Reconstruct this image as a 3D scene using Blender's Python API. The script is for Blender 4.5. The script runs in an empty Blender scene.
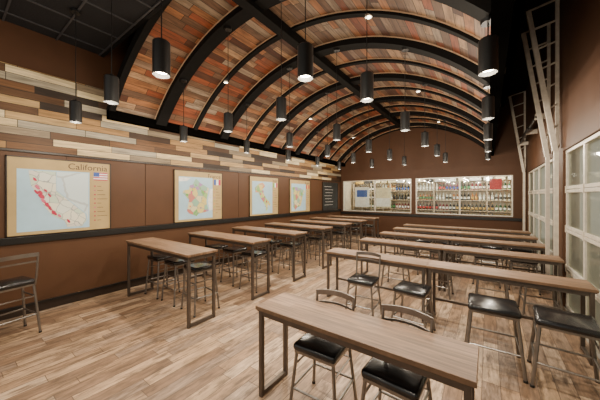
import bpy, bmesh, math, random
from mathutils import Vector, Matrix
random.seed(7)
S = bpy.context.scene
COL = S.collection

# ------------------------------------------------------------ materials
def new_mat(name):
    m = bpy.data.materials.new(name); m.use_nodes = True
    nt = m.node_tree
    return m, nt, nt.nodes['Principled BSDF']

def pmat(name, col, rough=0.5, metal=0.0, noise=0.12, nscale=12, emit=None, estr=0, spec=0.5, bump=0.0):
    m, nt, b = new_mat(name)
    b.inputs['Roughness'].default_value = rough
    b.inputs['Metallic'].default_value = metal
    b.inputs['Specular IOR Level'].default_value = spec
    if emit:
        b.inputs['Emission Color'].default_value = (*emit, 1)
        b.inputs['Emission Strength'].default_value = estr
    tc = nt.nodes.new('ShaderNodeTexCoord')
    n = nt.nodes.new('ShaderNodeTexNoise'); n.inputs['Scale'].default_value = nscale
    n.inputs['Detail'].default_value = 4
    nt.links.new(tc.outputs['Object'], n.inputs['Vector'])
    r = nt.nodes.new('ShaderNodeValToRGB')
    lo = tuple(max(0, c*(1-noise)) for c in col); hi = tuple(min(1, c*(1+noise)) for c in col)
    r.color_ramp.elements[0].color = (*lo, 1); r.color_ramp.elements[0].position = .3
    r.color_ramp.elements[1].color = (*hi, 1); r.color_ramp.elements[1].position = .7
    nt.links.new(n.outputs['Fac'], r.inputs['Fac'])
    nt.links.new(r.outputs['Color'], b.inputs['Base Color'])
    if bump:
        bp = nt.nodes.new('ShaderNodeBump'); bp.inputs['Strength'].default_value = bump
        nt.links.new(n.outputs['Fac'], bp.inputs['Height']); nt.links.new(bp.outputs['Normal'], b.inputs['Normal'])
    return m

def math_node(nt, op, a, b=None):
    n = nt.nodes.new('ShaderNodeMath'); n.operation = op
    for i, v in enumerate((a, b)):
        if v is None: continue
        if isinstance(v, (int, float)): n.inputs[i].default_value = v
        else: nt.links.new(v, n.inputs[i])
    return n.outputs[0]

def plank_mat(name, src, ax, bw, bh, cols, mortar=.004, mcol=(.02,.015,.01), rough=.5, gs=(1.5, 28), glo=.62, ghi=1.25, spec=.4, blotch=None, bs=(4,14), bamt=.7):
    m, nt, b = new_mat(name)
    b.inputs['Roughness'].default_value = rough
    b.inputs['Specular IOR Level'].default_value = spec
    tc = nt.nodes.new('ShaderNodeTexCoord'); sp = nt.nodes.new('ShaderNodeSeparateXYZ')
    nt.links.new(tc.outputs[src], sp.inputs[0])
    u = sp.outputs[ax[0]]; v = sp.outputs[ax[1]]
    u = math_node(nt, 'ADD', u, 50.0); v = math_node(nt, 'ADD', v, 50.0)
    row = math_node(nt, 'FLOOR', math_node(nt, 'DIVIDE', v, bh))
    wn = nt.nodes.new('ShaderNodeTexWhiteNoise'); wn.noise_dimensions = '1D'
    nt.links.new(row, wn.inputs['W'])
    u2 = math_node(nt, 'ADD', u, math_node(nt, 'MULTIPLY', wn.outputs['Value'], bw*3))
    cb = nt.nodes.new('ShaderNodeCombineXYZ'); nt.links.new(u2, cb.inputs[0]); nt.links.new(v, cb.inputs[1])
    br = nt.nodes.new('ShaderNodeTexBrick'); br.offset = 0.0; br.squash = 1.0
    br.inputs['Scale'].default_value = 1; br.inputs['Brick Width'].default_value = bw
    br.inputs['Row Height'].default_value = bh; br.inputs['Mortar Size'].default_value = mortar
    br.inputs['Mortar Smooth'].default_value = 0; br.inputs['Bias'].default_value = 0
    br.inputs['Color1'].default_value = (0,0,0,1); br.inputs['Color2'].default_value = (1,1,1,1)
    nt.links.new(cb.outputs[0], br.inputs['Vector'])
    r = nt.nodes.new('ShaderNodeValToRGB'); r.color_ramp.interpolation = 'CONSTANT'
    el = r.color_ramp.elements
    while len(el) < len(cols): el.new(0.5)
    for i, c in enumerate(cols):
        el[i].position = i/len(cols); el[i].color = (*c, 1)
    nt.links.new(br.outputs['Color'], r.inputs['Fac'])
    colout = r.outputs['Color']
    cg = nt.nodes.new('ShaderNodeCombineXYZ')
    nt.links.new(math_node(nt,'MULTIPLY',u2,gs[0]), cg.inputs[0]); nt.links.new(math_node(nt,'MULTIPLY',v,gs[1]), cg.inputs[1])
    nt.links.new(math_node(nt,'MULTIPLY',row,3.7), cg.inputs[2])
    n = nt.nodes.new('ShaderNodeTexNoise'); n.inputs['Scale'].default_value = 1; n.inputs['Detail'].default_value = 6
    n.inputs['Roughness'].default_value = .65; n.inputs['Distortion'].default_value = .6
    nt.links.new(cg.outputs[0], n.inputs['Vector'])
    g = nt.nodes.new('ShaderNodeMapRange'); g.inputs[1].default_value=.3; g.inputs[2].default_value=.7
    g.inputs[3].default_value=glo; g.inputs[4].default_value=ghi
    nt.links.new(n.outputs['Fac'], g.inputs[0])
    if blotch:
        cq = nt.nodes.new('ShaderNodeCombineXYZ')
        nt.links.new(math_node(nt,'MULTIPLY',u2,bs[0]), cq.inputs[0]); nt.links.new(math_node(nt,'MULTIPLY',v,bs[1]), cq.inputs[1])
        nt.links.new(math_node(nt,'MULTIPLY',row,5.1), cq.inputs[2])
        nb = nt.nodes.new('ShaderNodeTexNoise'); nb.inputs['Scale'].default_value = 1; nb.inputs['Detail'].default_value = 6
        nb.inputs['Roughness'].default_value=.7
        nt.links.new(cq.outputs[0], nb.inputs['Vector'])
        mr = nt.nodes.new('ShaderNodeMapRange'); mr.inputs[1].default_value=.48; mr.inputs[2].default_value=.6; mr.inputs[3].default_value=0; mr.inputs[4].default_value=bamt
        nt.links.new(nb.outputs['Fac'], mr.inputs[0])
        mb_ = nt.nodes.new('ShaderNodeMix'); mb_.data_type='RGBA'
        nt.links.new(mr.outputs[0], mb_.inputs['Factor']); nt.links.new(colout, mb_.inputs[6]); mb_.inputs[7].default_value=(*blotch,1)
        colout = mb_.outputs[2]
    vm = nt.nodes.new('ShaderNodeVectorMath'); vm.operation = 'SCALE'
    nt.links.new(colout, vm.inputs[0]); nt.links.new(g.outputs[0], vm.inputs['Scale'])
    mx = nt.nodes.new('ShaderNodeMix'); mx.data_type = 'RGBA'
    nt.links.new(br.outputs['Fac'], mx.inputs['Factor'])
    nt.links.new(vm.outputs[0], mx.inputs[6]); mx.inputs[7].default_value = (*mcol, 1)
    nt.links.new(mx.outputs[2], b.inputs['Base Color'])
    return m

def cell_mat(name, cols, scale=7, border=(.35,.35,.32)):
    m, nt, b = new_mat(name); b.inputs['Roughness'].default_value=.5
    tc=nt.nodes.new('ShaderNodeTexCoord')
    no=nt.nodes.new('ShaderNodeTexNoise'); no.inputs['Scale'].default_value=9; nt.links.new(tc.outputs['Object'],no.inputs['Vector'])
    va=nt.nodes.new('ShaderNodeVectorMath'); va.operation='MULTIPLY_ADD'; va.inputs[1].default_value=(.06,.06,.06)
    nt.links.new(no.outputs['Color'],va.inputs[0]); nt.links.new(tc.outputs['Object'],va.inputs[2])
    vo=nt.nodes.new('ShaderNodeTexVoronoi'); vo.inputs['Scale'].default_value=scale; nt.links.new(va.outputs[0],vo.inputs['Vector'])
    ve=nt.nodes.new('ShaderNodeTexVoronoi'); ve.feature='DISTANCE_TO_EDGE'; ve.inputs['Scale'].default_value=scale; nt.links.new(va.outputs[0],ve.inputs['Vector'])
    sx=nt.nodes.new('ShaderNodeSeparateColor'); nt.links.new(vo.outputs['Color'],sx.inputs[0])
    r=nt.nodes.new('ShaderNodeValToRGB'); r.color_ramp.interpolation='CONSTANT'; el=r.color_ramp.elements
    while len(el)<len(cols): el.new(.5)
    for i,c in enumerate(cols): el[i].position=i/len(cols); el[i].color=(*c,1)
    nt.links.new(sx.outputs[0],r.inputs['Fac'])
    mx=nt.nodes.new('ShaderNodeMix'); mx.data_type='RGBA'
    nt.links.new(math_node(nt,'LESS_THAN',ve.outputs['Distance'],.03),mx.inputs['Factor'])
    nt.links.new(r.outputs['Color'],mx.inputs[6]); mx.inputs[7].default_value=(*border,1)
    nt.links.new(mx.outputs[2],b.inputs['Base Color']); return m

def glass_mat(name, tint=(.95,.97,.97), refl=.08, haze=0.0):
    m = bpy.data.materials.new(name); m.use_nodes = True; nt = m.node_tree
    for n in list(nt.nodes): nt.nodes.remove(n)
    o = nt.nodes.new('ShaderNodeOutputMaterial'); t = nt.nodes.new('ShaderNodeBsdfTransparent')
    t.inputs[0].default_value = (*tint, 1)
    g = nt.nodes.new('ShaderNodeBsdfGlossy'); g.inputs['Roughness'].default_value = .04
    mix = nt.nodes.new('ShaderNodeMixShader'); mix.inputs[0].default_value = refl
    nt.links.new(t.outputs[0], mix.inputs[1]); nt.links.new(g.outputs[0], mix.inputs[2])
    last = mix
    if haze:
        tr = nt.nodes.new('ShaderNodeBsdfTranslucent'); tr.inputs[0].default_value = (.85,.83,.72,1)
        m2 = nt.nodes.new('ShaderNodeMixShader'); m2.inputs[0].default_value = haze
        nt.links.new(mix.outputs[0], m2.inputs[1]); nt.links.new(tr.outputs[0], m2.inputs[2]); last = m2
    nt.links.new(last.outputs[0], o.inputs[0])
    return m

M_floor = plank_mat('floor_planks', 'Object', (1,0), .9, .15,
    [(.31,.195,.115),(.40,.265,.16),(.22,.135,.082),(.46,.325,.215),(.33,.22,.14),(.26,.18,.125),(.39,.28,.195)], mortar=.003, mcol=(.09,.055,.035), rough=.42, gs=(4,26), glo=.55, ghi=1.4, blotch=(.125,.078,.048), bs=(3.2,16), bamt=.8)
M_reclaim = plank_mat('reclaimed_planks', 'Object', (1,2), .85, .118,
    [(.36,.20,.075),(.045,.022,.011),(.66,.50,.27),(.16,.075,.030),(.38,.33,.24),(.028,.016,.010),(.72,.58,.35),(.10,.048,.020),(.25,.19,.12),(.46,.30,.13),(.07,.035,.017)], mortar=.004, rough=.6, gs=(2,24), glo=.5, ghi=1.25)
M_vault = plank_mat('vault_planks', 'UV', (1,0), .8, .13,
    [(.25,.065,.025),(.36,.155,.065),(.09,.032,.017),(.44,.27,.15),(.17,.095,.058),(.31,.085,.034),(.33,.245,.17),(.17,.09,.05),(.27,.175,.115)], mortar=.004, rough=.55, gs=(2,22), glo=.5, ghi=1.3, blotch=(.10,.05,.028), bs=(2,9), bamt=.5)
M_top = plank_mat('tabletop_wood', 'Object', (0,1), 5.0, .11,
    [(.20,.12,.070),(.17,.10,.058),(.24,.148,.092)], mortar=.0005, mcol=(.08,.05,.03), rough=.45, gs=(2.2,45), glo=.4, ghi=1.5)
M_brown = pmat('brown_paint', (.075,.031,.0125), .6, noise=.06, nscale=3, spec=.35)
M_brown2 = pmat('brown_panel', (.092,.041,.018), .55, noise=.06, nscale=3, spec=.35)
M_black = pmat('black_metal', (.008,.008,.008), .35, noise=.1)
M_blackm = pmat('black_painted_beam', (.006,.0055,.005), .75, noise=.1, spec=.15)
M_matte = pmat('matte_black_edge', (.0025,.0023,.002), 1.0, noise=.1, spec=0)
M_dark = pmat('dark_ceiling', (.008,.0075,.0075), .9, spec=.2)
M_tile = pmat('black_ceiling_tile', (.022,.022,.024), .9, noise=.3, nscale=60, spec=.2)
M_tbar = pmat('ceiling_tee_bar', (.05,.05,.055), .6)
M_base = pmat('baseboard_dark', (.022,.012,.007), .45)
M_steel = pmat('stool_steel', (.24,.22,.20), .35, metal=.9)
M_legs = pmat('table_steel', (.11,.088,.072), .4, metal=.6)
M_vinyl = pmat('black_vinyl', (.007,.007,.008), .2, spec=.6, bump=.08, nscale=5)
M_lamp = pmat('lamp_glow', (1,.9,.75), .5, emit=(1,.85,.62), estr=14)
M_alu = pmat('aluminium_frame', (.66,.61,.52), .4, metal=.3)
M_galv = pmat('track_steel', (.60,.54,.45), .45, metal=.2)
M_edge = pmat('panel_edge_trim', (.55,.38,.24), .5)
M_glass = glass_mat('clear_glass', refl=.04)
M_glassd = glass_mat('door_glass', tint=(.88,.90,.82), refl=.17, haze=.28)

# ------------------------------------------------------------ mesh builder
class MB:
    def __init__(s): s.v=[]; s.f=[]; s.m=[]; s.mats=[]; s.sm=[]; s.uv={}
    def mi(s, mat):
        if mat not in s.mats: s.mats.append(mat)
        return s.mats.index(mat)
    def add(s, vs, fs, mat, smooth=False):
        o=len(s.v); s.v += [tuple(v) for v in vs]; k=s.mi(mat)
        for f in fs: s.f.append([i+o for i in f]); s.m.append(k); s.sm.append(smooth)
    def box(s, lo, hi, mat, bev=0, seg=2, M=None):
        lo=Vector(lo); hi=Vector(hi)
        if bev:
            bm=bmesh.new(); bmesh.ops.create_cube(bm,size=1)
            for v in bm.verts: v.co=Vector((lo[i]+(v.co[i]+.5)*(hi[i]-lo[i]) for i in range(3)))
            bmesh.ops.bevel(bm,geom=bm.edges[:],offset=bev,segments=seg,affect='EDGES',profile=.5)
            bm.verts.index_update()
            vs=[v.co.copy() for v in bm.verts]; fs=[[v.index for v in f.verts] for f in bm.faces]; bm.free()
            if M: vs=[M@v for v in vs]
            s.add(vs,fs,mat,seg>2); return
        vs=[Vector((x,y,z)) for x in (lo.x,hi.x) for y in (lo.y,hi.y) for z in (lo.z,hi.z)]
        if M: vs=[M@v for v in vs]
        s.add(vs,[(0,1,3,2),(4,6,7,5),(0,4,5,1),(2,3,7,6),(0,2,6,4),(1,5,7,3)],mat)
    def tube(s, pts, r, mat, n=8, caps=True):
        pts=[Vector(p) for p in pts]; rings=[]
        up=None
        for i,p in enumerate(pts):
            d=(pts[min(i+1,len(pts)-1)]-pts[max(i-1,0)]).normalized()
            if up is None:
                up = Vector((0,0,1)) if abs(d.z)<.9 else Vector((1,0,0))
            a=d.cross(up).normalized(); b=a.cross(d).normalized(); up=b
            rr = r[i] if isinstance(r,(list,tuple)) else r
            rings.append([p+a*math.cos(t)*rr+b*math.sin(t)*rr for t in [2*math.pi*(k+.5)/n for k in range(n)]])
        vs=[v for ring in rings for v in ring]; fs=[]
        for i in range(len(rings)-1):
            for k in range(n):
                fs.append((i*n+k,i*n+(k+1)%n,(i+1)*n+(k+1)%n,(i+1)*n+k))
        s.add(vs,fs,mat,n>4)
        if caps:
            s.add(rings[0],[list(range(n))[::-1]],mat); s.add(rings[-1],[list(range(n))],mat)
    def lathe(s, prof, mat, n=24, c=(0,0,0)):
        vs=[]; fs=[]
        for (r,z) in prof:
            for k in range(n):
                t=2*math.pi*k/n; vs.append((c[0]+r*math.cos(t),c[1]+r*math.sin(t),c[2]+z))
        for i in range(len(prof)-1):
            for k in range(n): fs.append((i*n+k,i*n+(k+1)%n,(i+1)*n+(k+1)%n,(i+1)*n+k))
        s.add(vs,fs,mat,True)
    def mesh(s, name):
        me=bpy.data.meshes.new(name); me.from_pydata(s.v,[],s.f)
        for m in s.mats: me.materials.append(m)
        me.polygons.foreach_set('material_index',s.m); me.polygons.foreach_set('use_smooth',s.sm)
        me.update()
        bm=bmesh.new(); bm.from_mesh(me); bmesh.ops.recalc_face_normals(bm,faces=bm.faces[:])
        for e in bm.edges:
            if len(e.link_faces)==2 and e.calc_face_angle(0)>.65: e.smooth=False
        bm.to_mesh(me); bm.free()
        return me
    def obj(s, name, loc=(0,0,0), rz=0, parent=None):
        return place(s.mesh(name), name, loc, rz, parent)

def place(me, name, loc=(0,0,0), rz=0, parent=None):
    o=bpy.data.objects.new(name,me); COL.objects.link(o); o.location=loc; o.rotation_euler=(0,0,rz)
    if parent: o.parent=parent
    return o
def empty(name, loc=(0,0,0)):
    e=bpy.data.objects.new(name,None); COL.objects.link(e); e.location=loc; e.empty_display_size=.2; return e

# ------------------------------------------------------------ room constants
XL, XR, YF, YB, ZC = -6.03, 1.05, 11.8, -2.6, 5.5
b=MB(); b.box((XL-.1,YB,-.1),(XR,YF+3.6,0),M_floor); b.obj('floor')
b=MB(); b.box((XL-.15,YB,0),(XL,YF+.15,ZC),M_brown)
b.box((XL,YB,.14),(XL+.012,YF,1.15),M_brown2)
y=YB
while y<YF:
    y2=min(y+1.3,YF); b.box((XL,y+.006,1.26),(XL+.012,y2-.006,2.6),M_brown2); y=y2
b.obj('wall_left')
b=MB(); b.box((XL+.0125,YB,2.64),(XL+.045,YF-.01,3.94),M_reclaim); b.obj('reclaimed_wood_cladding')
b=MB(); b.box((XL,YB,0),(XL+.03,YF,.14),M_base,.004); b.box((XL,YB,.14),(XL+.05,YF,.165),M_black); b.obj('baseboard_left')
b=MB(); b.box((XL,YB,1.14),(XL+.05,YF,1.25),M_black,.006); b.obj('trim_1')
b=MB(); b.box((XL,YB,2.60),(XL+.05,YF,2.635),M_base); b.obj('trim_2')
# far wall with two openings
W=[(-5.87,-2.66),(-2.48,.71)]; z0,z1=1.16,2.64
b=MB()
b.box((XL-.15,YF,0),(XR+.15,YF+.15,z0),M_brown); b.box((XL-.15,YF,z1),(XR+.15,YF+.15,ZC),M_brown)
b.box((XL-.15,YF,z0),(W[0][0],YF+.15,z1),M_brown); b.box((W[0][1],YF,z0),(W[1][0],YF+.15,z1),M_brown); b.box((W[1][1],YF,z0),(XR+.15,YF+.15,z1),M_brown)
b.obj('wall_back')
for i,(a,c) in enumerate(W):
    e=empty('window_%d'%(i+1),((a+c)/2,YF+.07,(z0+z1)/2)); L=(c-a)/2; H=(z1-z0)/2
    b=MB(); t=.035
    b.box((-L,-.085,-H),(L,.06,-H+t),M_alu); b.box((-L,-.085,H-t),(L,.06,H),M_alu)
    for k in range(3):
        x=-L+t/2+(2*L-t)*k/2; b.box((x-t/2,-.08,-H),(x+t/2,.055,H),M_alu)
    b.obj('window_frame',parent=e)
    b=MB(); b.box((-L+.01,-.004,-H+.01),(L-.01,.004,H-.01),M_glass); b.obj('pane',parent=e)
b=MB(); b.box((XL+.06,YF-.05,1.02),(XR-.04,YF,1.12),M_black,.006); b.obj('trim_3')
b=MB(); b.box((XL+.06,YF-.03,0),(XR,YF,.14),M_base); b.obj('baseboard_back')

# right wall with garage doors
D=[(.2,6.3),(7.2,11.35)]; dh=2.68
b=MB(); x0,x1=XR,XR+.2
b.box((x0,YB,dh),(x1,YF+.15,ZC),M_brown)
b.box((x0,YB,0),(x1,D[0][0],dh),M_brown); b.box((x0,D[0][1],0),(x1,D[1][0],dh),M_brown); b.box((x0,D[1][1],0),(x1,YF,dh),M_brown)
b.obj('wall_right')
for i,(a,c) in enumerate(D):
    e=empty('door_%d'%(i+1),(XR+.06,(a+c)/2,0)); L=(c-a)/2
    b=MB(); g=MB(); nr=4; nc=6 if i==0 else 4
    for r in range(nr):
        zz0=dh*r/nr+.004; zz1=dh*(r+1)/nr-.004
        b.box((-.03,-L,zz0),(.03,L,zz0+.05),M_alu,.004); b.box((-.03,-L,zz1-.05),(.03,L,zz1),M_alu,.004)
        for k in range(nc+1):
            yy=-L+.04+(2*L-.08)*k/nc
            b.box((-.028,yy-.035,zz0),(.028,yy+.035,zz1),M_alu,.003)
        g.box((-.006,-L+.05,zz0+.04),(.006,L-.05,zz1-.04),M_glassd)
    for r in range(1,nr):
        for k in range(nc+1):
            yy=-L+.04+(2*L-.08)*k/nc
            b.box((-.04,yy-.03,dh*r/nr-.06),(-.028,yy+.03,dh*r/nr+.06),M_galv)
    b.obj('sectional_frame',parent=e); g.obj('glass_panels',parent=e)
# door tracks (high lift, leaning into the room)
for (a,c) in D:
    for yy in (a-.05,c+.05):
        b=MB()
        b.box((.94,yy-.03,0),(1.0,yy+.03,2.7),M_galv)
        P=[(.96,yy,2.7),(.60,yy,5.3)]
        b.tube([P[0],P[1]],.05,M_galv,4)
        b.tube([(1.0,yy+.10,2.75),(1.0,yy+.10,5.4)],.035,M_galv,4)
        for k in range(8):
            t=k/7; q=Vector(P[0]).lerp(Vector(P[1]),t); b.tube([q,(1.02,yy+.1,q.z+.12)],.018,M_galv,4)
        b.obj('garage_door_track')
b=MB(); b.tube([(.84,7.5,3.6),(.84,11.2,3.6)],.02,M_black,8)
b.tube([(.84,8.6,3.6),(.84,9.8,3.6)],.05,M_black,12)
for yy in (7.55,9.2,11.1): b.box((.82,yy-.03,3.55),(XR-.001,yy+.03,3.66),M_galv)
b.obj('torsion_spring_shaft')

# ceilings
b=MB(); b.box((XL-.15,YB,ZC),(XR+.2,YF+.15,ZC+.1),M_dark); b.obj('ceiling')
YG=1.80
b=MB(); b.box((XL,YB,4.60),(XR-.55,YG,4.63),M_tile)
x=XL+.3
while x<XR-.6: b.box((x-.012,YB,4.585),(x+.012,YG,4.605),M_tbar); x+=.61
y=YG-.02
while y>YB: b.box((XL,y-.012,4.584),(XR-.55,y+.012,4.605),M_tbar); y-=.61
b.box((XL,YG,4.58),(XR-.55,YG+.05,5.5),M_dark)
b.obj('suspended_ceiling_grid')
b=MB()
b.tube([(.38,YB,5.2),(.38,YF-.02,5.2)],.13,M_matte,16)
for k in range(9): b.tube([(.38,-2+1.6*k,5.2),(.38,-1.95+1.6*k,5.2)],.14,M_matte,16)
b.obj('ventilation_duct')

# vault
CX, A, RISE, ZS = -2.86, 2.95, 1.35, 3.5
R=(A*A+RISE*RISE)/(2*RISE); ZCEN=ZS+RISE-R; TH=math.asin(A/R)
def arcband(mb, r0, r1, ya, yb, mat, n=40, outer=None, th=TH):
    vs=[];
    for i in range(n+1):
        t=-th+2*th*i/n
        for (r,y) in ((r0,ya),(r0,yb),(r1,yb),(r1,ya)):
            vs.append((CX+r*math.sin(t), y, ZCEN+r*math.cos(t)))
    fs=[]; fo=[]
    for i in range(n):
        o=i*4
        for k in range(4): (fo if (outer and k==2) else fs).append((o+k,o+(k+1)%4,o+4+(k+1)%4,o+4+k))
    fs.append((0,1,2,3)); fs.append((n*4,n*4+1,n*4+2,n*4+3))
    o=len(mb.v)
    mb.add(vs,fs,mat)
    if fo:
        k=mb.mi(outer)
        for f in fo: mb.f.append([i+o for i in f]); mb.m.append(k); mb.sm.append(False)
def arch_z(x, r=R): return ZCEN+math.sqrt(r*r-(x-CX)**2)
ribs=[2.8+1.65*k for k in range(6)]
for y in ribs:
    b=MB(); arcband(b,R-.11,R+.14,y-.11,y+.11,M_blackm); b.obj('ceiling_arch_rib')
seams=[1.9]+[3.625+1.65*k for k in range(5)]+[YF-.06]
for y in seams:
    b=MB(); arcband(b,R-.05,R+.10,y-.05,y+.05,M_blackm); b.obj('ceiling_arch_rib')
allv=sorted([(y,.11) for y in ribs]+[(y,.05) for y in seams])
for (ya,wa),(yb,wb) in zip(allv[:-1],allv[1:]):
    p0,p1=ya+wa,yb-wb
    b=MB(); arcband(b,R,R+.03,p0,p1,M_vault,outer=M_matte)
    arcband(b,R-.012,R+.0,p0,p0+.014,M_edge); arcband(b,R-.012,R+.0,p1-.014,p1,M_edge)
    me=b.mesh('vaulted_ceiling_panel'); uvl=me.uv_layers.new(name='UVMap')
    for lp in me.loops:
        c=me.vertices[lp.vertex_index].co; uvl.data[lp.index].uv=(R*math.atan2(c.x-CX,c.z-ZCEN),c.y)
    place(me,'vaulted_ceiling_panel')
b=MB(); b.box((CX-.08,1.85,ZS+RISE-.18),(CX+.08,YF-.01,ZS+RISE-.02),M_blackm); b.obj('ceiling_ridge_beam')
for x in (CX-A,CX+A):
    b=MB(); b.box((x-.07,1.85,ZS-.14),(x+.07,YF-.01,ZS+.03),M_matte)
    y=2.8
    while y<YF: b.tube([(x,y,ZS),(x,y,ZC)],.012,M_black,6); y+=1.65
    b.obj('vault_edge_beam')
b=MB()
for y in (3.625,6.925,10.2):
    for x in (-4.6,-1.4):
        z=arch_z(x,R-.05)
        b.lathe([(.05,0),(.055,-.03),(.04,-.03)],M_alu,16,(x,y,z)); b.lathe([(.04,-.028),(.001,-.027)],M_lamp,16,(x,y,z))
b.obj('ceiling_spotlight')

# ------------------------------------------------------------ pendants
PZ=2.97; PH=.30; PR=.072
pm={}
def pendant(x,y,ztop,power=42):
    key=round(ztop,3)
    if key not in pm:
        b=MB()
        b.lathe([(PR-.004,.0),(PR,0.003),(PR,PH-.01),(PR-.008,PH),(.02,PH+.004),(.012,PH+.03),(.001,PH+.03)],M_black,28)
        b.lathe([(PR-.004,.0),(PR-.006,.03),(PR-.008,.045)],M_black,28)
        b.lathe([(PR-.008,.04),(.001,.04)],M_lamp,28)
        H=ztop-PZ
        b.tube([(0,0,PH+.02),(0,0,H)],.005,M_black,6)
        b.lathe([(.001,H-.03),(.055,H-.03),(.06,H)],M_black,20)
        pm[key]=b.mesh('pendant_lamp')
    o=place(pm[key],'pendant_lamp',(x,y,PZ))
    l=bpy.data.lights.new('pendant_vault_fill','POINT'); l.energy=power; l.color=(1,.87,.69); l.shadow_soft_size=.035  # added fill below the shade, stands in for bounce glow up the vault
    lo=bpy.data.objects.new('pendant_vault_fill',l); COL.objects.link(lo); lo.parent=o; lo.location=(0,0,-.04)
    l=bpy.data.lights.new('pendant_downlight','SPOT'); l.energy=power*1.9; l.color=(1,.90,.75); l.shadow_soft_size=.04
    l.spot_size=math.radians(100); l.spot_blend=.6
    lo=bpy.data.objects.new('pendant_downlight',l); COL.objects.link(lo); lo.parent=o; lo.location=(0,0,-.02)
for x in (-4.85,-3.5,-2.35,-1.1,0.0):
    for y in [1.15]+ribs:
        if x>-1.5 and y<2: continue
        if y>11: continue
        zt=4.585 if y<1.8 else arch_z(x,R-.11)
        pendant(x,y,zt)
pendant(-1.35,1.95,arch_z(-1.35,R-.05))
pendant(-2.3,-1.0,4.585); pendant(-.6,-.6,4.585)

# ------------------------------------------------------------ stools
def stool_mesh(name,s,bt=None,sc=1.0):
    b=MB()
    b.box((-.205,-.20,s-.055),(.205,.19,s+.012),M_vinyl,.028,4)
    n=8; vs=[];fs=[]
    for i in range(n+1):
        for j in range(n+1):
            u=i/n*2-1; v=j/n*2-1
            vs.append((u*.182,v*.172-.005,s+.0105+.016*(1-u*u)*(1-v*v)))
    for i in range(n):
        for j in range(n): fs.append((i*(n+1)+j,(i+1)*(n+1)+j,(i+1)*(n+1)+j+1,i*(n+1)+j+1))
    b.add(vs,fs,M_vinyl,True)
    b.box((-.19,-.185,s-.075),(.19,.175,s-.052),M_steel)
    top={}; bot={}
    for sx in (-1,1):
        for sy in (-1,1):
            t=Vector((sx*.175,sy*.165,s-.06)); q=Vector((sx*.225,sy*.215,.008))
            b.tube([t,q],.015,M_steel,8); b.lathe([(.018,0),(.018,.02),(.012,.025)],M_black,10,(q.x,q.y,0))
            top[sx,sy]=t; bot[sx,sy]=q
    def at(sx,sy,z):
        t,q=top[sx,sy],bot[sx,sy]; k=(z-q.z)/(t.z-q.z); return q.lerp(t,k)
    zf=s*.36
    c=[at(-1,-1,zf),at(1,-1,zf),at(1,1,zf),at(-1,1,zf)]
    for i in range(4): b.tube([c[i],c[(i+1)%4]],.011,M_steel,8)
    z2=s*.7
    b.tube([at(-1,-1,z2),at(-1,1,z2)],.009,M_steel,6); b.tube([at(1,-1,z2),at(1,1,z2)],.009,M_steel,6)
    b.tube([at(-1,1,z2),at(1,1,z2)],.009,M_steel,6)
    if bt:
        for sx in (-1,1):
            b.tube([(sx*.185,.17,s-.07),(sx*.19,.205,s+.06),(sx*.195,.235,bt-.02)],.013,M_steel,8)
        def band(z,h,th,mat):
            n=12; vs=[];fs=[]
            for i in range(n+1):
                u=i/n*2-1; x=u*.205; y=.235+.045*(1-u*u)-(bt-z)*.12
                for dy,dz in ((-th,-h),(th,-h),(th,h),(-th,h)): vs.append((x,y+dy,z+dz+ (.012*(1-u*u))))
            for i in range(n):
                for k in range(4): fs.append((i*4+k,i*4+(k+1)%4,i*4+4+(k+1)%4,i*4+4+k))
            fs+= [(0,1,2,3),(n*4,n*4+1,n*4+2,n*4+3)]
            b.add(vs,fs,mat)
        band(bt-.025,.025,.007,M_steel); band(bt-.12,.010,.005,M_steel)
    if sc!=1: b.v=[(x*sc,y*sc,z) for x,y,z in b.v]
    return b.mesh(name)
low=stool_mesh('bar_stool',.60,.95); tall=stool_mesh('bar_stool',.74,1.12)
lowb=stool_mesh('bar_stool',.62,None,1.03); midb=stool_mesh('bar_stool',.67,None,1.16); tallb=stool_mesh('bar_stool',.74,None)

# ------------------------------------------------------------ tables
def table_mesh(L,Wd,H,rail=False):
    b=MB(); l,w=L/2,Wd/2; t=.036; s=.02
    b.box((-l,-w,H-t),(l,w,H),M_top,.004)
    b.box((-l+.012,-w+.012,H-t-.012),(l-.012,w-.012,H-t+.001),M_legs)
    lx=l-.045; ly=w-.04
    for sx in (-1,1):
        for sy in (-1,1):
            b.box((sx*lx-s,sy*ly-s,0),(sx*lx+s,sy*ly+s,H-t-.01),M_legs,.003)
        b.box((sx*lx-s,-ly,.012),(sx*lx+s,ly,.05),M_legs,.003)
        b.box((sx*lx-s,-ly,H-t-.06),(sx*lx+s,ly,H-t-.012),M_legs,.003)
    for sy in (-1,1): b.box((-lx,sy*ly-.014,H-t-.055),(lx,sy*ly+.014,H-t-.012),M_legs)
    if rail: b.box((-lx,ly-.015,.24),(lx,ly+.015,.275),M_legs)
    return b.mesh('pub_table')
T1=table_mesh(2.12,.50,1.06); T2=table_mesh(1.74,.44,.86); T3=table_mesh(1.74,.44,.86,True)
rows_left=[2.05+1.25*k for k in range(7)]
for y in rows_left:
    place(T1,'pub_table',(-4.5,y+.25,0))
    for k,x in enumerate((-5.15,-4.55,-3.9)):
        place(tallb,'bar_stool',(x+random.uniform(-.04,.04),y+.52+random.uniform(-.03,.03),0),random.uniform(-.1,.1))
place(T2,'pub_table',(-.92,1.97,0))
for x,y,r in ((-1.2,2.02,.05),(-.56,2.02,-.05)): place(low,'bar_stool',(x,y,0),r)
rows_right=[4.25,5.85,7.25,8.55,9.8]
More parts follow.
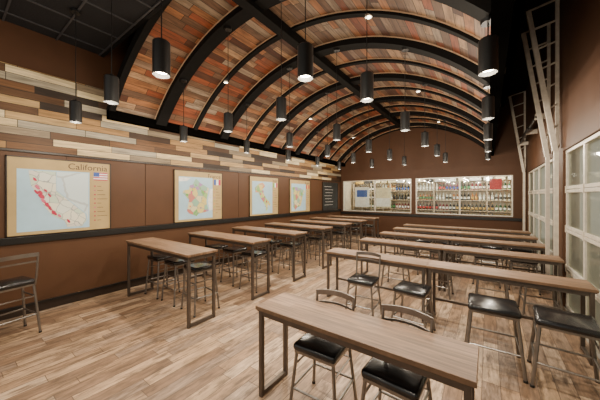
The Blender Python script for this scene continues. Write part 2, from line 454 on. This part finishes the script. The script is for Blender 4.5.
for i,y in enumerate(rows_right):
    for cx in (-1.62,.122): place(T3,'pub_table',(cx,y+.22,0))
    if i==0:
        place(low,'bar_stool',(-1.60,y-.32,0),.05); place(lowb,'bar_stool',(-.86,y-.36,0),-.06)
        place(midb,'bar_stool',(.04,y-.52,0),.04); place(midb,'bar_stool',(.63,y-.56,0),-.05)
        continue
    for x in (-1.58,-.84,.02,.64):
        x+=random.uniform(-.08,.08)
        place(lowb,'bar_stool',(x,y-.27+random.uniform(-.02,.02),0),random.uniform(-.1,.1))
place(tall,'bar_stool',(-5.22,.55,0),math.radians(-78))

# ------------------------------------------------------------ wall maps
def flat(name,pts,x,mat,parent,th=.002):
    n=len(pts); b=MB()
    vs=[(x,p[0],p[1]) for p in pts]+[(x+th,p[0],p[1]) for p in pts]
    fs=[list(range(n)),list(range(n,2*n))]+[(i,(i+1)%n,n+(i+1)%n,n+i) for i in range(n)]
    b.add(vs,fs,mat); return b.obj(name,parent=parent)
M_tan=pmat('map_parchment',(.48,.34,.14),.6,noise=.08,nscale=4)
M_sea=pmat('map_sea',(.42,.62,.74),.5,noise=.05,nscale=6)
def cm(n,c): return pmat('ink_'+n,c,.55,noise=.15,nscale=15)
INK={'red':cm('red',(.50,.02,.07)),'pink':cm('pink',(.62,.12,.20)),'green':cm('green',(.16,.42,.09)),'blue':cm('blue',(.04,.09,.36)),
 'yellow':cm('yellow',(.75,.52,.08)),'purple':cm('purple',(.26,.08,.36)),'white':cm('white',(.85,.85,.82)),'dark':cm('dark',(.07,.035,.02)),'lgreen':cm('lgreen',(.42,.62,.26)),'orange':cm('orange',(.78,.28,.05))}
L_cal=cell_mat('land_counties',[(.74,.76,.66),(.60,.70,.54),(.80,.77,.60),(.70,.66,.56)],8,(.36,.38,.34))
L_nb=cell_mat('land_neighbour',[(.58,.72,.80),(.66,.76,.76)],2,(.5,.55,.55))
L_eu=cell_mat('land_regions',[(.38,.60,.18),(.76,.62,.20),(.60,.20,.15),(.30,.52,.36),(.74,.68,.38),(.42,.24,.46),(.20,.46,.12)],6.5)
L_it=cell_mat('land_regions_2',[(.76,.36,.16),(.50,.64,.20),(.76,.60,.20),(.52,.18,.20),(.28,.50,.16)],7)
cal=[(.14,.98),(.50,.98),(.50,.66),(.93,.25),(.95,.12),(.88,.03),(.66,.03),(.62,.14),(.45,.24),(.33,.42),(.27,.58),(.17,.74)]
nev=[(.51,.98),(.98,.98),(.98,.10),(.95,.25),(.51,.67)]
fra=[(.48,.97),(.62,.86),(.88,.74),(.82,.52),(.80,.40),(.87,.17),(.70,.14),(.55,.12),(.50,.06),(.28,.14),(.22,.20),(.28,.46),(.10,.62),(.12,.68),(.28,.70),(.30,.80),(.38,.82)]
ita=[(.12,.80),(.30,.92),(.50,.97),(.62,.86),(.50,.78),(.50,.68),(.62,.52),(.74,.42),(.90,.28),(.86,.22),(.76,.30),(.74,.12),(.66,.06),(.66,.22),(.55,.34),(.40,.48),(.30,.66),(.14,.66)]
spa=[(.06,.86),(.30,.88),(.62,.84),(.95,.74),(.78,.56),(.72,.38),(.62,.18),(.36,.12),(.26,.04),(.12,.16),(.14,.40),(.08,.60)]
maps=[(.60,'California',cal,['red','pink','red','red'],['white','red','blue'],L_cal),
      (3.24,'France',fra,['green','pink','yellow','purple','green','orange'],['blue','white','red'],L_eu),
      (5.63,'Italy',ita,['green','orange','pink','green','yellow','red'],['green','white','red'],L_it),
      (7.64,'Spain',spa,['lgreen','yellow','pink','blue','orange'],['red','yellow','red'],L_eu)]
def text(body,size,loc,par,al='RIGHT',mat=None):
    cu=bpy.data.curves.new('lettering','FONT'); cu.body=body; cu.size=size; cu.align_x=al; cu.extrude=.0008; cu.resolution_u=3
    to=bpy.data.objects.new('lettering',cu); COL.objects.link(to); to.parent=par; to.location=loc; to.rotation_euler=(math.pi/2,0,math.pi/2)
    cu.materials.append(mat or INK['dark'])
for mi,(y0,title,poly,cols,fl,LM) in enumerate(maps):
    e=empty('wall_map',(XL+.014,y0,1.275)); w,h=1.34,1.24
    b=MB(); b.box((0,0,0),(.02,w,h),M_tan)
    for lo,hi in (((0,-.015,-.015),(.03,0,h+.015)),((0,w,-.015),(.03,w+.015,h+.015)),((0,-.015,-.015),(.03,w+.015,0)),((0,-.015,h),(.03,w+.015,h+.015))): b.box(lo,hi,M_base)
    b.obj('backing_board',parent=e)
    bx0,bx1,bz0,bz1=.10,1.02,.05,1.06
    if mi: bx0,bx1=.10,1.04; bz1=1.10
    flat('map_sheet',[(bx0,bz0),(bx1,bz0),(bx1,bz1),(bx0,bz1)],.02,M_sea,e)
    T=lambda p:(bx0+p[0]*(bx1-bx0),bz0+p[1]*(bz1-bz0))
    flat('land_outline',[T(p) for p in poly],.0222,LM,e)
    if mi==0: flat('neighbour_states',[T(p) for p in nev],.0222,L_nb,e,.0015)
    if mi==1:
        flat('neighbour_land',[T(p) for p in ((.92,.72),(1,.74),(1,.2),(.90,.18),(.85,.4),(.86,.52))],.0222,INK['white'],e,.001)
        flat('neighbour_land',[T(p) for p in ((0,.98),(.34,.98),(.22,.9),(0,.88))],.0222,INK['white'],e,.001)
    rnd=random.Random(mi+3)
    if mi==0: sites=[(.22,.84,.025),(.25,.72,.03),(.235,.64,.025),(.29,.62,.03),(.31,.56,.04),(.33,.49,.03),(.375,.43,.035),(.42,.36,.03),(.47,.29,.035),(.55,.23,.025),(.68,.13,.022),(.36,.66,.02),(.41,.58,.02)]
    else:
        cx=sum(p[0] for p in poly)/len(poly); cy=sum(p[1] for p in poly)/len(poly)
        sites=[(cx+(p[0]-cx)*k,cy+(p[1]-cy)*k,rnd.uniform(.02,.04)) for p in poly[::2] for k in (.66,)]
    for j,(u,v,r) in enumerate(sites):
        ex=1.5 if mi==0 else 1.0
        pts=[]
        for k in range(9):
            t=k*math.tau/9; a_=math.cos(t)*r*rnd.uniform(.6,1.2); c_=math.sin(t)*r*ex*rnd.uniform(.6,1.2)
            pts.append(T((u+a_-(.5*c_ if mi==0 else 0),v+c_)))
        flat('wine_region',pts,.0243+.0004*j,INK[cols[j%len(cols)]],e,.0004)
    f0,f1,g0,g1=1.08,1.30,.92,1.07
    if mi==0:
        flat('flag',[(f0,g0),(f1,g0),(f1,g1),(f0,g1)],.0202,INK['white'],e)
        for k in range(4):
            zz=g0+k*(g1-g0)/3.5; flat('flag_stripe',[(f0,zz),(f1,zz),(f1,zz+.02),(f0,zz+.02)],.0223,INK['red'],e,.001)
        flat('flag_canton',[(f0,g0+.07),(f0+.09,g0+.07),(f0+.09,g1),(f0,g1)],.0235,INK['blue'],e,.001)
    else:
        for k in range(3):
            a=f0+(f1-f0)*k/3; c=f0+(f1-f0)*(k+1)/3
            flat('flag_stripe',[(a,g0),(c,g0),(c,g1),(a,g1)],.0202,INK[fl[k]],e)
    text(title,.15,(.021,1.3,1.10),e)
    for k in range(9): # legend
        zz=.80-.08*k; flat('legend_key',[(1.09,zz),(1.115,zz),(1.115,zz+.022),(1.09,zz+.022)],.0202,INK[cols[k%len(cols)]],e,.001)
        flat('legend_line',[(1.14,zz+.006),(1.2+.1*((k*5)%4)/3,zz+.006),(1.2+.1*((k*5)%4)/3,zz+.014),(1.14,zz+.014)],.0202,INK['dark'],e,.0008)
M_chalk=pmat('chalkboard',(.02,.022,.022),.6,noise=.4,nscale=5)
b=MB(); b.box((0,0,0),(.02,1.4,1.24),M_chalk)
for lo,hi in (((0,-.03,-.03),(.035,0,1.27)),((0,1.4,-.03),(.035,1.43,1.27)),((0,0,-.03),(.035,1.4,0)),((0,0,1.24),(.035,1.4,1.27))): b.box(lo,hi,M_base)
for k in range(7): b.box((.02,.15+.04*(k%3),1.05-.14*k),(.0215,.8+.15*((k*7)%4)/3,1.065-.14*k),INK['white'])
b.obj('chalkboard',(XL+.014,10.03,1.275))

# ------------------------------------------------------------ bottle shop behind far wall
M_shopw=pmat('shop_wall',(.72,.62,.45),.7); M_shelf=pmat('shop_shelf',(.62,.50,.34),.5)
b=MB(); b.box((XL-.15,YF+3.6,0),(XR+.15,YF+3.7,3.2),M_shopw); b.obj('wall_shop_back')
b=MB(); b.box((XL-.15,YF+.15,0),(XL-.05,YF+3.6,3.2),M_shopw); b.obj('wall_shop_left')
b=MB(); b.box((XR+.05,YF+.15,0),(XR+.15,YF+3.6,3.2),M_shopw); b.obj('wall_shop_right')
b=MB(); b.box((XL-.15,YF+.15,3.2),(XR+.15,YF+3.7,3.3),M_shopw); b.obj('ceiling_shop')
bc=[pmat('bottle_'+n,c,.15,spec=.7) for n,c in (('dark',(.008,.012,.008)),('green',(.02,.08,.02)),('red',(.14,.01,.015)),('amber',(.30,.11,.02)),('clear',(.5,.52,.42)))]
lc=[pmat('label_'+n,c,.6) for n,c in (('white',(.9,.88,.8)),('cream',(.80,.70,.45)),('red',(.6,.04,.03)),('blue',(.05,.12,.40)),('black',(.03,.03,.03)),('gold',(.70,.45,.10)),('green',(.10,.32,.12)))]
lw=[0,0,0,0,1,1,2,3,4,5,6]; bw_=[0,0,0,0,0,1,2,3,4]
shop=empty('wine_shelf',(0,0,0))
def shelf_unit(x0,x1,y,zs):
    b=MB(); b.box((x0,y+.32,0),(x1,y+.35,2.55),M_shelf)
    for z in zs: b.box((x0,y,z-.03),(x1,y+.33,z),M_shelf)
    x=x0
    while x<=x1+.01: b.box((x-.02,y,0),(x+.02,y+.33,2.55),M_shelf); x+=(x1-x0)/round((x1-x0)/1.0)
    b.obj('shelving',parent=shop)
    m=MB()
    for z in zs:
        x=x0+.10; grp=0
        while x<x1-.08:
            if grp<=0: cb=bc[random.choice(bw_)]; cl=lc[random.choice(lw)]; grp=random.randint(2,5)
            grp-=1
            m.lathe([(.001,0),(.046,0),(.046,.20),(.017,.25),(.017,.33),(.001,.33)],cb,10,(x,y+.08,z+.001))
            m.lathe([(.0475,.06),(.0475,.15)],cl,10,(x,y+.08,z))
            m.lathe([(.0185,.28),(.0185,.332)],cl,6,(x,y+.08,z))
            x+=.135
    m.obj('wine_bottle_collection',parent=shop)
shelf_unit(-5.9,.95,YF+1.3,(.4,.85,1.28,1.72,2.16))
b=MB(); x=-5.8; k=0
while x<.7:
    w=random.uniform(.25,.5); h=random.uniform(.22,.36); b.box((x,YF+1.34,2.55),(x+w,YF+1.58,2.55+h),lc[random.choice([0,1,1,5,0,4])]); x+=w+random.uniform(.02,.12)
b.obj('wine_carton_row',parent=shop)
b=MB(); b.box((-5.5,YF+.6,1.35),(-4.75,YF+.62,2.35),lc[0]); b.box((-5.4,YF+.595,1.85),(-4.85,YF+.6,2.2),lc[3]); b.tube([(-5.12,YF+.61,0),(-5.12,YF+.61,1.35)],.02,M_alu); b.box((-5.3,YF+.5,0),(-4.95,YF+.72,.02),M_alu); b.obj('poster_stand')
b=MB(); b.box((-4.45,YF+.6,1.35),(-3.7,YF+.62,2.3),lc[1]); b.box((-4.4,YF+.595,1.4),(-3.75,YF+.6,1.8),lc[0]); b.tube([(-4.07,YF+.61,0),(-4.07,YF+.61,1.35)],.02,M_alu); b.box((-4.25,YF+.5,0),(-3.9,YF+.72,.02),M_alu); b.obj('poster_stand')
b=MB(); b.box((.05,YF+.5,2.15),(.42,YF+.52,2.55),lc[2]); b.tube([(.23,YF+.51,2.55),(.23,YF+.51,3.2)],.006,M_black); b.obj('hanging_sign')
M_tube=pmat('shop_light_panel',(1,1,1),.5,emit=(1,.93,.8),estr=34)
b=MB()
for x in (-5,-3,-1,.3): b.box((x-.5,YF+.65,3.15),(x+.5,YF+.95,3.195),M_tube)
b.obj('shop_ceiling_light')

# ------------------------------------------------------------ outside the garage doors
M_pave=pmat('pavement',(.36,.33,.28),.8); M_fac=pmat('facade',(.34,.27,.17),.8)
M_sg=pmat('storefront_glass',(.05,.06,.06),.1)
b=MB(); b.box((XR,YB,-.12),(9,16,-.02),M_pave); b.obj('ground_outside')
b=MB(); b.box((5,YB,0),(5.3,16,3.4),M_fac)
for y in range(-2,15,3): b.box((4.95,y+.3,.3),(5.0,y+2.3,2.4),M_sg)
b.obj('facade_across')

# ------------------------------------------------------------ world & camera
w=bpy.data.worlds.new('world'); S.world=w; w.use_nodes=True
bg=w.node_tree.nodes['Background']; bg.inputs[0].default_value=(1,.95,.87,1); bg.inputs[1].default_value=.7
cd=bpy.data.cameras.new('camera'); cam=bpy.data.objects.new('camera',cd); COL.objects.link(cam)
cd.sensor_width=36; cd.lens=15.6; cd.shift_y=-4/600; cd.clip_start=.05
cam.location=(0,0,1.9); cam.rotation_euler=(math.pi/2,0,math.radians(35.88)); S.camera=cam
